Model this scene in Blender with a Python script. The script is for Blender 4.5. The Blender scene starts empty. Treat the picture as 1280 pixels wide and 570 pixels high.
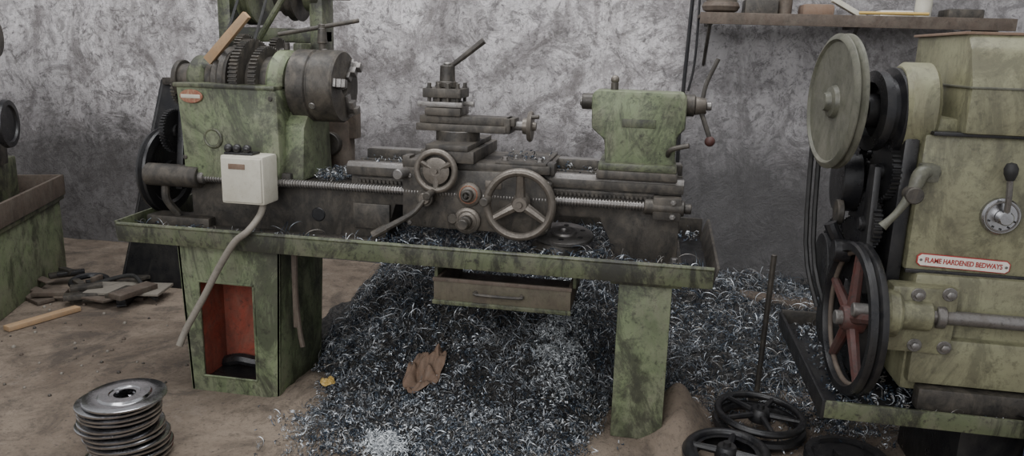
import bpy, bmesh, math, random
import numpy as np
from mathutils import Vector, Matrix, noise
random.seed(7); np.random.seed(7)
SC=bpy.context.scene.collection

# ------------------------------------------------------------------ materials
def nn(nt,t,**kw):
    n=nt.nodes.new(t)
    for k,v in kw.items():
        if k in n.inputs: n.inputs[k].default_value=v
        else: setattr(n,k,v)
    return n
def newmat(name):
    m=bpy.data.materials.new(name); m.use_nodes=True; nt=m.node_tree
    b=nt.nodes['Principled BSDF']
    return m,nt,b
def ramp(nt,fac,stops):
    r=nt.nodes.new('ShaderNodeValToRGB'); e=r.color_ramp.elements
    while len(e)<len(stops): e.new(0.5)
    for i,(p,c) in enumerate(stops):
        e[i].position=p; e[i].color=(c,c,c,1) if isinstance(c,(int,float)) else (*c,1)
    nt.links.new(fac,r.inputs[0]); return r.outputs[0]
def mix(nt,fac,a,b,bt='MIX'):
    m=nt.nodes.new('ShaderNodeMix'); m.data_type='RGBA'; m.blend_type=bt
    for s,v in ((0,fac),(6,a),(7,b)):
        if isinstance(v,(int,float)): m.inputs[s].default_value=v
        elif isinstance(v,tuple): m.inputs[s].default_value=(*v,1)
        else: nt.links.new(v,m.inputs[s])
    return m.outputs[2]
def noisetex(nt,o,s,d=8,r=.65,dist=0,loc=(0,0,0),sc=(1,1,1)):
    mp=nn(nt,'ShaderNodeMapping'); mp.inputs['Location'].default_value=loc; mp.inputs['Scale'].default_value=sc; nt.links.new(o,mp.inputs[0])
    n=nn(nt,'ShaderNodeTexNoise',Scale=s,Detail=d,Roughness=r); n.inputs['Distortion'].default_value=dist; nt.links.new(mp.outputs[0],n.inputs[0]); return n.outputs[0]
def grimy(name,base,dirt,amt=0.5,scale=6,rough=.55,metal=0.,dust=(.2,.18,.15),dustamt=.25,bump=.25,streak=0.):
    m,nt,b=newmat(name); L=nt.links
    o=nn(nt,'ShaderNodeTexCoord').outputs['Object']
    n1=noisetex(nt,o,scale,8,.7,.4); n2=noisetex(nt,o,scale*8,8,.78,.3); n3=noisetex(nt,o,scale*1.7,6,.65,1.,(3,5,1),(1,1,.6))
    f1=ramp(nt,n1,[(.60-.28*amt,0.),(.74-.15*amt,1.)])
    f2=ramp(nt,n2,[(.53,0.),(.64,1.)])
    c=mix(nt,f1,base,tuple(x*.62+y*.38 for x,y in zip(base,dirt)))
    f2b=nn(nt,'ShaderNodeMath',operation='MULTIPLY'); L.new(f2,f2b.inputs[0]); f2b.inputs[1].default_value=min(1,amt*1.2)
    c=mix(nt,f2b.outputs[0],c,dirt)
    c=mix(nt,ramp(nt,n3,[(.42,0.),(.66,dustamt)]),c,dust)
    if streak>0:
        n4=noisetex(nt,o,1.7,9,.78,1.2,(1,2,3),(3.2,3.2,1.4))
        c=mix(nt,ramp(nt,n4,[(.49,0.),(.59,streak)]),c,dirt)
        n5=noisetex(nt,o,3.1,9,.8,.5,(7,1,2))
        c=mix(nt,ramp(nt,n5,[(.52,0.),(.61,streak*1.1)]),c,tuple(y*1.2+.008 for y in dirt))
    L.new(c,b.inputs['Base Color'])
    b.inputs['Metallic'].default_value=metal
    L.new(ramp(nt,n1,[(.3,rough-.12),(.7,min(1,rough+.2))]),b.inputs['Roughness'])
    bp=nn(nt,'ShaderNodeBump',Strength=bump,Distance=.004); L.new(n2,bp.inputs['Height']); L.new(bp.outputs[0],b.inputs['Normal'])
    return m
def plain(name,c,rough=.5,metal=0.):
    return grimy(name,c,tuple(x*.5 for x in c),.3,12,rough,metal,dustamt=.05,bump=.08)

M={}
M['green']=grimy('green_paint_worn',(.175,.215,.115),(.026,.027,.018),.66,5,.5,dust=(.24,.225,.175),dustamt=.45,streak=.72)
M['green2']=grimy('green_paint_oily',(.11,.128,.068),(.018,.018,.013),.85,6,.42,dust=(.15,.135,.105),dustamt=.5,streak=.88)
M['olive']=grimy('olive_paint',(.225,.222,.135),(.05,.046,.03),.45,5,.40,dust=(.165,.15,.095),dustamt=.5,streak=.5)
M['olive2']=grimy('olive_paint_dark',(.10,.10,.072),(.03,.03,.025),.5,9,.45,dust=(.17,.16,.13),dustamt=.5,streak=.3)
M['iron']=grimy('dark_iron',(.056,.050,.043),(.014,.013,.012),.7,9,.46,.25,dust=(.14,.12,.095),dustamt=.6,streak=.45)
M['black']=grimy('black_oily',(.013,.013,.015),(.006,.006,.006),.5,8,.30,.1,dust=(.05,.047,.042),dustamt=.4)
M['steel']=grimy('worn_steel',(.24,.23,.22),(.07,.065,.06),.6,12,.36,.7,dust=(.15,.13,.11),dustamt=.5)
M['chrome']=grimy('machined_steel',(.45,.45,.46),(.2,.2,.2),.3,10,.17,1.,dust=(.25,.24,.23),dustamt=.2,bump=.02)
M['fluff']=grimy('aluminium_swarf',(.62,.65,.67),(.5,.5,.5),.25,10,.3,.3,dust=(.3,.3,.3),dustamt=.1,bump=.02)
M['wheel']=grimy('cast_wheel',(.145,.128,.108),(.045,.04,.035),.55,14,.36,.5,dust=(.24,.21,.18),dustamt=.4)
M['rust']=grimy('rusty_brown',(.105,.078,.06),(.035,.028,.022),.6,8,.7,.1,dust=(.17,.15,.12),dustamt=.4,streak=.3)
M['drawer']=grimy('drawer_paint',(.095,.085,.055),(.05,.038,.028),.7,7,.6,dust=(.12,.095,.07),dustamt=.6,streak=.5)
M['red']=grimy('red_primer',(.30,.062,.036),(.08,.03,.022),.75,7,.65,dust=(.19,.11,.08),dustamt=.5,streak=.4)
M['redd']=grimy('dirty_red',(.08,.024,.019),(.022,.015,.013),.95,10,.6,dust=(.06,.045,.04),dustamt=.6)
M['redp']=plain('red_enamel',(.34,.035,.03),.35)
M['badge']=grimy('faded_badge',(.26,.09,.055),(.15,.07,.04),.6,30,.5,dust=(.4,.3,.18),dustamt=.6)
M['cream']=grimy('cream_plastic',(.52,.50,.42),(.3,.27,.2),.25,9,.4,dust=(.35,.32,.25),dustamt=.3,bump=.05)
M['white']=plain('white_enamel',(.70,.67,.60),.4)
M['wood']=grimy('raw_wood',(.38,.25,.14),(.25,.15,.08),.4,14,.7)
M['rubber']=grimy('grey_conduit',(.20,.18,.15),(.08,.07,.06),.4,15,.6)
M['belt']=plain('black_rubber',(.012,.012,.012),.6)
M['rag']=grimy('brown_rag',(.20,.13,.09),(.10,.07,.05),.5,20,.9)
M['yellow']=plain('yellow_wrapper',(.50,.34,.10),.5)
M['navy']=plain('navy_cloth',(.010,.014,.035),.9)

def wall_mat():
    m,nt,b=newmat('stained_whitewashed_plaster'); L=nt.links
    o=nn(nt,'ShaderNodeTexCoord').outputs['Object']
    N=lambda *a,**k: noisetex(nt,o,*a,**k)
    big=N(.9,5,.6,.4,(2.3,0,1.7)); patch=N(2.3,11,.74,.9,(4,0,2)); mid=N(6,11,.8,.7,(0,0,0),(1,1,.8)); fine=N(24,10,.82,.8); streak=N(3,8,.7,.6,(5,0,0),(2.0,1,.45)); pit=N(11,10,.8,1.2,(9,3,1)); blot=N(1.9,10,.78,1.4,(12,0,7)); scrape=N(3.6,11,.82,1.8,(3,0,9),(1,1,1.3))
    c=mix(nt,ramp(nt,patch,[(.40,0.),(.52,1.)]),(.44,.412,.412),(.86,.82,.825))
    c=mix(nt,ramp(nt,mid,[(.40,.75),(.50,0.)]),c,(.25,.23,.23))
    c=mix(nt,ramp(nt,mid,[(.54,0.),(.63,.85)]),c,(.95,.915,.92))
    c=mix(nt,ramp(nt,streak,[(.52,0.),(.64,.65)]),c,(.28,.255,.25))
    c=mix(nt,ramp(nt,scrape,[(.53,0.),(.58,.72)]),c,(.21,.195,.19))
    c=mix(nt,ramp(nt,pit,[(.54,0.),(.61,.75)]),c,(.13,.12,.115))
    c=mix(nt,ramp(nt,fine,[(.53,0.),(.62,.8)]),c,(.10,.09,.09))
    c=mix(nt,ramp(nt,blot,[(.53,0.),(.60,.62)]),c,(.16,.142,.135))
    c=mix(nt,ramp(nt,big,[(.46,0.),(.62,.36)]),c,(.17,.16,.16))
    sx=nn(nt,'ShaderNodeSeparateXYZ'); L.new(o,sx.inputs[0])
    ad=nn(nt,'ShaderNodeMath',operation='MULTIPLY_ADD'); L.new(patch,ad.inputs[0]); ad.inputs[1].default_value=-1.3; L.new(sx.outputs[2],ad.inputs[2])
    c=mix(nt,ramp(nt,ad.outputs[0],[(.0,.88),(.45,.0)]),c,(.055,.05,.048))  # wall gets darker towards the floor, edge broken up by the patch noise
    ax=nn(nt,'ShaderNodeMath',operation='MULTIPLY_ADD'); L.new(patch,ax.inputs[0]); ax.inputs[1].default_value=1.6; L.new(sx.outputs[0],ax.inputs[2])
    c=mix(nt,ramp(nt,ax.outputs[0],[(.85,0.),(1.,.5)]),c,(.13,.128,.13))
    L.new(c,b.inputs['Base Color']); b.inputs['Roughness'].default_value=.92
    s=nn(nt,'ShaderNodeMath',operation='MULTIPLY_ADD'); L.new(fine,s.inputs[0]); s.inputs[1].default_value=.4; L.new(mid,s.inputs[2])
    bp=nn(nt,'ShaderNodeBump',Strength=.9,Distance=.03); L.new(s.outputs[0],bp.inputs['Height']); L.new(bp.outputs[0],b.inputs['Normal'])
    return m
def floor_mat():
    m,nt,b=newmat('dusty_oil_stained_floor'); L=nt.links
    o=nn(nt,'ShaderNodeTexCoord').outputs['Object']
    N=lambda *a,**k: noisetex(nt,o,*a,**k)
    big=N(1.3,7,.68,.6); mid=N(5,10,.78,.5); fine=N(55,8,.82); oil=N(2.1,9,.7,1.,(8,2,0))
    c=mix(nt,ramp(nt,big,[(.38,0.),(.58,1.)]),(.13,.098,.072),(.245,.195,.148))
    c=mix(nt,ramp(nt,mid,[(.50,0.),(.62,.75)]),c,(.085,.066,.05))
    c=mix(nt,ramp(nt,mid,[(.36,.5),(.44,.0)]),c,(.27,.225,.18))
    c=mix(nt,ramp(nt,oil,[(.54,0.),(.63,.65)]),c,(.055,.044,.036))
    c=mix(nt,ramp(nt,fine,[(.53,0.),(.65,.85)]),c,(.035,.03,.028))
    L.new(c,b.inputs['Base Color']); b.inputs['Roughness'].default_value=.85
    s=nn(nt,'ShaderNodeMath',operation='MULTIPLY_ADD'); L.new(fine,s.inputs[0]); s.inputs[1].default_value=.3; L.new(mid,s.inputs[2])
    bp=nn(nt,'ShaderNodeBump',Strength=.7,Distance=.025); L.new(s.outputs[0],bp.inputs['Height']); L.new(bp.outputs[0],b.inputs['Normal'])
    return m
def swarf_mat():
    m,nt,b=newmat('steel_swarf'); L=nt.links
    g=nn(nt,'ShaderNodeNewGeometry'); o=nn(nt,'ShaderNodeTexCoord').outputs['Object']
    n=noisetex(nt,o,2.4,7,.75,.5)
    rn=ramp(nt,g.outputs['Random Per Island'],[(0.,(.018,.022,.030)),(.30,(.045,.068,.10)),(.54,(.13,.142,.155)),(.80,(.19,.17,.145)),(.93,(.68,.72,.76))])
    c=mix(nt,ramp(nt,n,[(.50,0.),(.62,.38)]),rn,(.40,.42,.44))
    L.new(c,b.inputs['Base Color']); b.inputs['Metallic'].default_value=.35; b.inputs['Roughness'].default_value=.38
    return m
def heap_mat():
    m,nt,b=newmat('packed_swarf_and_dirt'); L=nt.links
    o=nn(nt,'ShaderNodeTexCoord').outputs['Object']
    n=noisetex(nt,o,60,8,.8)
    v=nn(nt,'ShaderNodeTexVoronoi',Scale=140); L.new(o,v.inputs[0])
    c=mix(nt,ramp(nt,n,[(.42,0.),(.60,1.)]),(.022,.022,.024),(.14,.132,.122))
    c=mix(nt,ramp(nt,v.outputs['Distance'],[(.0,.6),(.25,.0)]),c,(.28,.28,.28))
    L.new(c,b.inputs['Base Color']); b.inputs['Roughness'].default_value=.5; b.inputs['Metallic'].default_value=.2
    bp=nn(nt,'ShaderNodeBump',Strength=1,Distance=.03); L.new(n,bp.inputs['Height']); L.new(bp.outputs[0],b.inputs['Normal'])
    return m
M['wall']=wall_mat(); M['floor']=floor_mat(); M['swarf']=swarf_mat(); M['heap']=heap_mat()

# ------------------------------------------------------------------ builder
def basis(axis):
    return Vector(axis).normalized().to_track_quat('Z','Y').to_matrix()
class B:
    def __init__(s): s.v=[];s.f=[];s.mi=[];s.mats=[];s.M=Matrix.Identity(4)
    def add(s,vs,fs,mat):
        if mat not in s.mats: s.mats.append(mat)
        k=s.mats.index(mat); o=len(s.v)
        s.v+= [tuple(s.M@Vector(v)) for v in vs]
        s.f+= [tuple(i+o for i in f) for f in fs]; s.mi+=[k]*len(fs)
        return s
    def addbm(s,bm,mat):
        bm.verts.index_update()
        s.add([v.co.copy() for v in bm.verts],[[v.index for v in f.verts] for f in bm.faces],mat); bm.free()
    def hexa(s,p,mat,bev=.006):
        bm=bmesh.new(); V=[bm.verts.new(q) for q in p]
        for f in ((0,3,2,1),(4,5,6,7),(0,1,5,4),(1,2,6,5),(2,3,7,6),(3,0,4,7)): bm.faces.new([V[i] for i in f])
        if bev>0: bmesh.ops.bevel(bm,geom=list(bm.edges),offset=bev,segments=2,affect='EDGES',profile=.6)
        bmesh.ops.recalc_face_normals(bm,faces=bm.faces)
        s.addbm(bm,mat); return s
    def box(s,x0,x1,y0,y1,z0,z1,mat,bev=.006):
        bev=min(bev,.3*min(abs(x1-x0),abs(y1-y0),abs(z1-z0)))
        return s.hexa([(x0,y0,z0),(x1,y0,z0),(x1,y1,z0),(x0,y1,z0),(x0,y0,z1),(x1,y0,z1),(x1,y1,z1),(x0,y1,z1)],mat,bev)
    def prism(s,prof,plane,lo,hi,mat,bev=.006):
        bm=bmesh.new()
        def P(a,b,c): return {'XZ':(a,c,b),'YZ':(c,a,b),'XY':(a,b,c)}[plane]
        A=[bm.verts.new(P(a,b,lo)) for a,b in prof]; C=[bm.verts.new(P(a,b,hi)) for a,b in prof]
        n=len(prof); bm.faces.new(A); bm.faces.new(C[::-1])
        for i in range(n): bm.faces.new((A[i],C[i],C[(i+1)%n],A[(i+1)%n]))
        bmesh.ops.recalc_face_normals(bm,faces=bm.faces)
        if bev>0: bmesh.ops.bevel(bm,geom=list(bm.edges),offset=bev,segments=2,affect='EDGES',profile=.6)
        s.addbm(bm,mat); return s
    def rev(s,p,axis,prof,mat,n=40):
        R=basis(axis); p=Vector(p); vs=[];fs=[]
        rings=[]
        for r,h in prof:
            if r<1e-6: rings.append([len(vs)]); vs.append(p+R@Vector((0,0,h)))
            else:
                rings.append(list(range(len(vs),len(vs)+n)))
                for i in range(n):
                    t=2*math.pi*i/n; vs.append(p+R@Vector((r*math.cos(t),r*math.sin(t),h)))
        for a,b in zip(rings,rings[1:]):
            for i in range(n):
                j=(i+1)%n
                if len(a)==1 and len(b)==1: continue
                if len(a)==1: fs.append((a[0],b[j],b[i]))
                elif len(b)==1: fs.append((a[i],a[j],b[0]))
                else: fs.append((a[i],a[j],b[j],b[i]))
        return s.add(vs,fs,mat)
    def cyl(s,p0,p1,r,mat,n=24,r2=None,bev=None):
        p0=Vector(p0);p1=Vector(p1);L=(p1-p0).length; r2=r if r2 is None else r2
        b=min(.003,r*.3,L*.3) if bev is None else bev
        return s.rev(p0,p1-p0,[(0,0),(r-b,0),(r,b),(r2,L-b),(r2-b,L),(0,L)],mat,n)
    def tor(s,c,axis,R,r,mat,n=48,m=10,flat=1.):
        pr=[(R+r*math.cos(2*math.pi*k/m),r*flat*math.sin(2*math.pi*k/m)) for k in range(m+1)]
        return s.rev(c,axis,pr,mat,n)
    def sph(s,c,r,mat,n=16):
        return s.rev(c,(0,0,1),[(r*math.sin(math.pi*k/10) if 0<k<10 else 0,-r*math.cos(math.pi*k/10)) for k in range(11)],mat,n)
    def tube(s,pts,r,mat,n=10,sub=6):
        P=[Vector(p) for p in pts]; Q=[]
        for i in range(len(P)-1):
            a=P[max(i-1,0)];b=P[i];c=P[i+1];d=P[min(i+2,len(P)-1)]
            for k in range(sub):
                t=k/sub; Q.append(.5*((2*b)+(c-a)*t+(2*a-5*b+4*c-d)*t*t+(3*b-a-3*c+d)*t**3))
        Q.append(P[-1]); vs=[];fs=[]
        N=None
        for i,q in enumerate(Q):
            T=(Q[min(i+1,len(Q)-1)]-Q[max(i-1,0)]).normalized()
            if N is None: N=T.orthogonal().normalized()
            N=(N-T*N.dot(T)).normalized(); Bn=T.cross(N)
            rr=r if not callable(r) else r(i/(len(Q)-1))
            for k in range(n):
                t=2*math.pi*k/n; vs.append(q+N*rr*math.cos(t)+Bn*rr*math.sin(t))
        for i in range(len(Q)-1):
            for k in range(n):
                j=(k+1)%n; fs.append((i*n+k,i*n+j,(i+1)*n+j,(i+1)*n+k))
        fs.append(tuple(range(n))[::-1]); fs.append(tuple(range((len(Q)-1)*n,len(Q)*n)))
        return s.add(vs,fs,mat)
    def gear(s,c,axis,R,t,teeth,mat,depth=.008,hole=.015):
        Rm=basis(axis);c=Vector(c);out=[]
        for i in range(teeth):
            for fr,rr in ((0,R-depth),(.25,R-depth),(.4,R),(.75,R),(.9,R-depth)):
                a=2*math.pi*(i+fr)/teeth; out.append((rr*math.cos(a),rr*math.sin(a)))
        n=len(out);vs=[]
        for h in (-t/2,t/2):
            for a,b in out: vs.append(c+Rm@Vector((a,b,h)))
        fs=[tuple(range(n))[::-1],tuple(range(n,2*n))]+[(i,(i+1)%n,n+(i+1)%n,n+i) for i in range(n)]
        s.add(vs,fs,mat)
        s.rev(c-Rm@Vector((0,0,t)),axis,[(0,0),(R*.3,0),(R*.3,2*t),(hole,2*t),(hole,2*t-.004),(0,2*t-.004)],mat,20)
        return s
    def bolt(s,c,axis,r,h,mat):
        return s.rev(c,axis,[(r*1.35,0),(r*1.35,h*.25),(r,h*.25),(r,h),(r*.8,h*1.1),(0,h*1.1)],mat,6)
    def wheel(s,c,axis,R,rr,mat,nsp=3,hub=.03,rot=0,spw=.012,back=.0,matsp=None,hublen=.03,flat=1.):
        A=basis(axis);c=Vector(c);matsp=matsp or mat
        s.tor(c,axis,R-rr,rr,mat,56,12,flat)
        hc=c-A@Vector((0,0,back))
        s.rev(hc-A@Vector((0,0,hublen/2)),axis,[(0,0),(hub,0),(hub*1.05,hublen*.2),(hub*.85,hublen*.9),(hub*.75,hublen),(hub*.35,hublen),(hub*.3,hublen*1.3),(0,hublen*1.3)],matsp,28)
        for i in range(nsp):
            t=rot+2*math.pi*i/nsp; d=A@Vector((math.cos(t),math.sin(t),0))
            s.tube([hc+d*hub*.5,hc+d*R*.5+A@Vector((0,0,back*.4)),c+d*(R-rr)],lambda u:spw*(1.15-.35*u),matsp,8,4)
        return s
    def out(s,name,par=None,ang=35):
        me=bpy.data.meshes.new(name); me.from_pydata(s.v,[],s.f)
        for m in s.mats: me.materials.append(M[m])
        me.polygons.foreach_set('material_index',s.mi)
        me.polygons.foreach_set('use_smooth',[True]*len(s.f))
        me.update(); me.set_sharp_from_angle(angle=math.radians(ang))
        bm=bmesh.new();bm.from_mesh(me);bmesh.ops.recalc_face_normals(bm,faces=bm.faces);bm.to_mesh(me);bm.free()
        o=bpy.data.objects.new(name,me); SC.objects.link(o)
        if par:
            o.parent=par; o.matrix_parent_inverse=Matrix.Translation(par.location).inverted()
        return o
def empty(name,loc):
    e=bpy.data.objects.new(name,None); e.location=loc; e.empty_display_size=.1; SC.objects.link(e); return e

# ------------------------------------------------------------------ room
def grid(name,x0,x1,y0,y1,nx,ny,hf,mat):
    vs=[(x0+(x1-x0)*i/nx,y0+(y1-y0)*j/ny,0) for j in range(ny+1) for i in range(nx+1)]
    vs=[(x,y,hf(x,y)) for x,y,_ in vs]
    fs=[(j*(nx+1)+i,j*(nx+1)+i+1,(j+1)*(nx+1)+i+1,(j+1)*(nx+1)+i) for j in range(ny) for i in range(nx)]
    b=B(); b.add(vs,fs,mat); return b
grid('floor',-6,4,-2,4.7,4,4,lambda x,y:0,'floor').out('floor')
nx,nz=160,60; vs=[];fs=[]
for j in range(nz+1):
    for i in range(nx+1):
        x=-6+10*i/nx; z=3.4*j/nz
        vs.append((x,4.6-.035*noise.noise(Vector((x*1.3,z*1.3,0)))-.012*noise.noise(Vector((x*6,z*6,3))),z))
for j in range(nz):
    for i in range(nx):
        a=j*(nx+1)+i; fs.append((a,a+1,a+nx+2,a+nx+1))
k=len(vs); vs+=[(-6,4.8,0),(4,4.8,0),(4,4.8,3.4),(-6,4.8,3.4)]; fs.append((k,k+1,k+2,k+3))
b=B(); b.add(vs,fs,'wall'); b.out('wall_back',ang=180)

# ------------------------------------------------------------------ MAIN LATHE
LA=empty('lathe',(-.9,2.9,0))
b=B()
def q(x0,x1,x0b,x1b,z0,z1,y0,y1,mat='green',bev=.004):
    b.hexa([(x0b,y0,z0),(x1b,y0,z0),(x1b,y1,z0),(x0b,y1,z0),(x0,y0,z1),(x1,y0,z1),(x1,y1,z1),(x0,y1,z1)],mat,bev)
yb=3.0
def sheet(outer,inner,y,t,mat):
    for k in range(4):
        a,c=outer[k],outer[(k+1)%4]; d,e=inner[(k+1)%4],inner[k]
        b.hexa([(a[0],y,a[1]),(c[0],y,c[1]),(d[0],y,d[1]),(e[0],y,e[1]),(a[0],y+t,a[1]),(c[0],y+t,c[1]),(d[0],y+t,d[1]),(e[0],y+t,e[1])],mat,0)
xa,xb=-1.718,-1.483
sheet([(-1.775,0),(-1.39,0),(-1.365,.625),(-1.80,.625)],[(xa,.066),(xb,.066),(xb,.472),(xa,.472)],2.62,.012,'green')
q(-1.80,-1.788,-1.775,-1.763,0,.625,2.62,yb,bev=.002); q(-1.377,-1.365,-1.402,-1.39,0,.625,2.62,yb,bev=.002)
q(-1.80,-1.365,-1.775,-1.39,0,.625,yb,yb+.02)
b.tube([(xa,2.618,.075),(xa,2.618,.466)],.005,'green',6,1);b.tube([(xb,2.618,.075),(xb,2.618,.466)],.005,'green',6,1)
b.tube([(xa,2.618,.068),(xb,2.618,.068)],.005,'green',6,1);b.tube([(xa,2.618,.470),(xb,2.618,.470)],.005,'green',6,1)
b.out('cabinet_leg',LA)
b=B(); b.box(-1.765,-1.41,2.80,2.82,.01,.62,'red',.0); b.box(-1.74,-1.722,2.640,2.80,.0,.55,'red',0); b.box(-1.478,-1.462,2.640,2.80,.0,.55,'red',0)
b.box(-1.722,-1.478,2.640,2.80,.005,.05,'black',0)
b.tube([(-1.72,2.78,.06),(-1.64,2.76,.09),(-1.56,2.77,.08),(-1.48,2.78,.10)],.025,'black',8,4); b.out('cabinet_interior',LA)
b=B(); b.hexa([(-.066,2.63,0),(.122,2.63,0),(.122,2.95,0),(-.066,2.95,0),(-.07,2.63,.625),(.118,2.63,.625),(.118,2.95,.625),(-.07,2.95,.625)],'green',.006)
b.box(-.10,.15,2.61,2.98,.60,.627,'green2'); b.out('tail_leg',LA)
b=B()
X0,X1,Y0,Y1=-2.02,.25,2.58,3.28
b.box(X0,X1,Y0,Y1,.628,.640,'black',.002)
b.box(X0,X1,Y0-.012,Y0+.002,.622,.692,'green2',.004)
b.tube([(X0,Y0-.008,.692),(X1,Y0-.008,.692)],.008,'green2',8,20)
b.box(X0,X1,Y1-.006,Y1+.006,.63,.72,'iron',.003)
b.hexa([(X0-.01,Y0,.63),(X0+.0,Y0,.63),(X0,Y1,.63),(X0-.01,Y1,.63),(X0-.02,Y0,.70),(X0-.01,Y0,.70),(X0-.01,Y1,.72),(X0-.02,Y1,.72)],'green2',.002)
b.hexa([(X1-.01,Y0,.63),(X1,Y0,.63),(X1,Y1,.63),(X1-.01,Y1,.63),(X1+.01,Y0,.695),(X1+.02,Y0,.695),(X1+.03,Y1,.72),(X1+.02,Y1,.72)],'iron',.002)
b.box(.14,.19,2.62,2.67,.64,.655,'iron'); b.bolt((.165,2.645,.655),(0,0,1),.018,.012,'steel')
b.out('chip_tray',LA)
b=B()
b.box(-.742,-.235,2.585,2.60,.478,.578,'drawer',.003); b.box(-.745,-.232,2.578,2.588,.478,.494,'green2',.002); b.box(-.745,-.232,2.58,2.59,.566,.580,'rust',.002)
b.box(-.740,-.728,2.60,2.98,.478,.570,'rust',.002); b.box(-.249,-.237,2.60,2.98,.478,.57,'rust',.002)
b.box(-.74,-.237,2.60,2.98,.478,.486,'rust',.002)
b.box(-.755,-.742,2.64,2.99,.56,.628,'green2',.002); b.box(-.235,-.222,2.64,2.99,.56,.628,'green2',.002)
b.tube([(-.58,2.585,.535),(-.575,2.568,.530),(-.42,2.568,.530),(-.415,2.585,.535)],.006,'iron',8,4)
b.out('drawer',LA)
b=B()
b.prism([(-1.82,.64),(-1.0,.64),(-.95,.80),(-.16,.80),(-.12,.72),(-.10,.64),(.13,.64),(.13,.935),(-1.13,.935),(-1.13,.872),(-1.82,.872)],'XZ',2.77,3.05,'iron',.006)
b.box(-1.14,.135,2.745,2.80,.912,.945,'iron',.004)
b.prism([(2.75,.944),(2.80,.944),(2.788,.962),(2.762,.962)],'YZ',-1.14,.135,'steel',.002)
b.box(-1.14,.135,2.83,2.86,.935,.955,'iron',.003); b.box(-1.14,.135,2.90,2.92,.935,.955,'iron',.003)
b.box(-1.14,.135,2.97,3.05,.935,.985,'iron',.003); b.box(-1.135,.13,2.98,3.04,.985,.988,'steel',.001)
b.box(-.14,.15,2.70,3.1,.640,.662,'iron',.004); b.bolt((.12,2.72,.662),(0,0,1),.014,.02,'steel')
b.box(-1.80,-1.02,2.72,3.1,.640,.665,'iron',.004)
b.box(-1.10,.12,2.755,2.762,.885,.905,'iron',.002)
for i in range(75):
    x=-1.09+i*.016; b.box(x,x+.008,2.748,2.758,.884,.896,'iron',.0)
b.cyl((-1.27,2.765,.74),(-1.27,2.775,.74),.028,'black')
b.box(-1.12,-.97,2.755,2.772,.70,.80,'iron',.01)
b.out('bed',LA)
b=B()
pr=[(0,0)]; L=1.88
for i in range(int(L/.011)):
    x=i*.011; pr+= [(.0165,x+.001),(.0165,x+.005),(.0125,x+.0065),(.0125,x+.0095)]
pr.append((0,L))
b.rev((-1.80,2.715,.868),(1,0,0),pr,'steel',14)
b.box(.03,.13,2.69,2.77,.825,.905,'iron',.006); b.cyl((.0,2.715,.868),(.14,2.715,.868),.028,'iron'); b.cyl((.14,2.715,.868),(.165,2.715,.868),.018,'iron')
for z in (.84,.892): b.bolt((.1,2.69,z),(0,-1,0),.008,.012,'steel')
b.out('lead_screw',LA)
b=B()
b.box(-1.95,-1.78,2.69,2.76,.83,.91,'iron',.012)
b.cyl((-1.97,2.715,.87),(-1.74,2.715,.87),.045,'iron'); b.cyl((-1.80,2.715,.87),(-1.72,2.715,.87),.026,'steel')
b.rev((-2.02,2.88,.86),(1,0,0),[(0,0),(.04,0),(.04,.008),(.13,.008),(.14,0),(.175,0),(.178,.01),(.165,.02),(.178,.03),(.175,.04),(.14,.04),(.13,.03),(.04,.03),(.04,.05),(0,.05)],'black',48)
b.gear((-1.94,2.86,1.03),(1,0,0),.09,.02,40,'black'); b.gear((-1.92,2.9,1.2),(1,0,0),.065,.02,28,'iron')
b.prism([(2.78,.8),(2.98,.8),(2.96,1.22),(2.86,1.25)],'YZ',-1.9,-1.87,'black',.006)
b.tube([(-1.87,2.75,.70),(-1.9,2.72,.77),(-1.90,2.72,.83)],.016,'iron')
b.box(-2.0,-1.72,2.72,2.82,.64,.70,'iron',.01)
b.out('change_gears',LA)
b=B()
b.prism([(-1.815,1.235),(-1.405,1.235),(-1.395,1.20),(-1.39,.93),(-1.40,.87),(-1.80,.87),(-1.80,1.0),(-1.805,1.1)],'XZ',2.70,3.06,'green',.014)
b.box(-1.82,-1.40,2.69,3.07,1.222,1.238,'green2',.005)
b.box(-1.80,-1.36,2.72,3.05,.865,.905,'iron',.008)
b.prism([(2.74,.875),(3.02,.875),(3.0,1.10),(2.92,1.15),(2.82,1.15),(2.76,1.08)],'YZ',-1.40,-1.315,'green',.012)
b.cyl((-1.47,2.88,1.237),(-1.40,2.88,1.237),.135,'green',40,bev=.015)
b.cyl((-1.40,2.88,1.237),(-1.385,2.88,1.237),.10,'iron',40)
b.cyl((-1.83,2.88,1.245),(-1.75,2.88,1.245),.095,'green2',40,bev=.015)
b.cyl((-1.91,2.88,1.245),(-1.83,2.88,1.245),.06,'iron',32)
b.cyl((-1.905,2.88,1.245),(-1.885,2.88,1.245),.075,'iron',32)
b.tor((-1.665,2.698,1.03),(0,-1,0),.034,.007,'green2',32,8); b.cyl((-1.665,2.70,1.03),(-1.665,2.692,1.03),.03,'green')
b.cyl((-1.435,2.88,1.37),(-1.435,2.88,1.40),.012,'iron')
b.M=Matrix.Translation((-1.745,2.694,1.188))@Matrix.Diagonal((1.75,1,.95,1)); b.rev((0,0,0),(0,-1,0),[(0,.005),(.026,.005),(.028,0)],'badge',28)
b.M=Matrix.Identity(4); b.box(-1.785,-1.705,2.687,2.69,1.181,1.195,'cream',.001)
for x,z in ((-1.79,.95),(-1.42,.95),(-1.42,1.19)): b.cyl((x,2.70,z),(x,2.694,z),.009,'iron',12)
b.out('headstock',LA)
b=B()
b.rev((-1.75,2.88,1.245),(1,0,0),[(0,0),(.085,0),(.09,.005),(.082,.02),(.09,.035),(.09,.04),(.112,.045),(.104,.06),(.112,.075),(.112,.08),(.135,.085),(.126,.1),(.135,.115),(.135,.12),(.05,.122),(.05,.14),(0,.14)],'iron',48)
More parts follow.
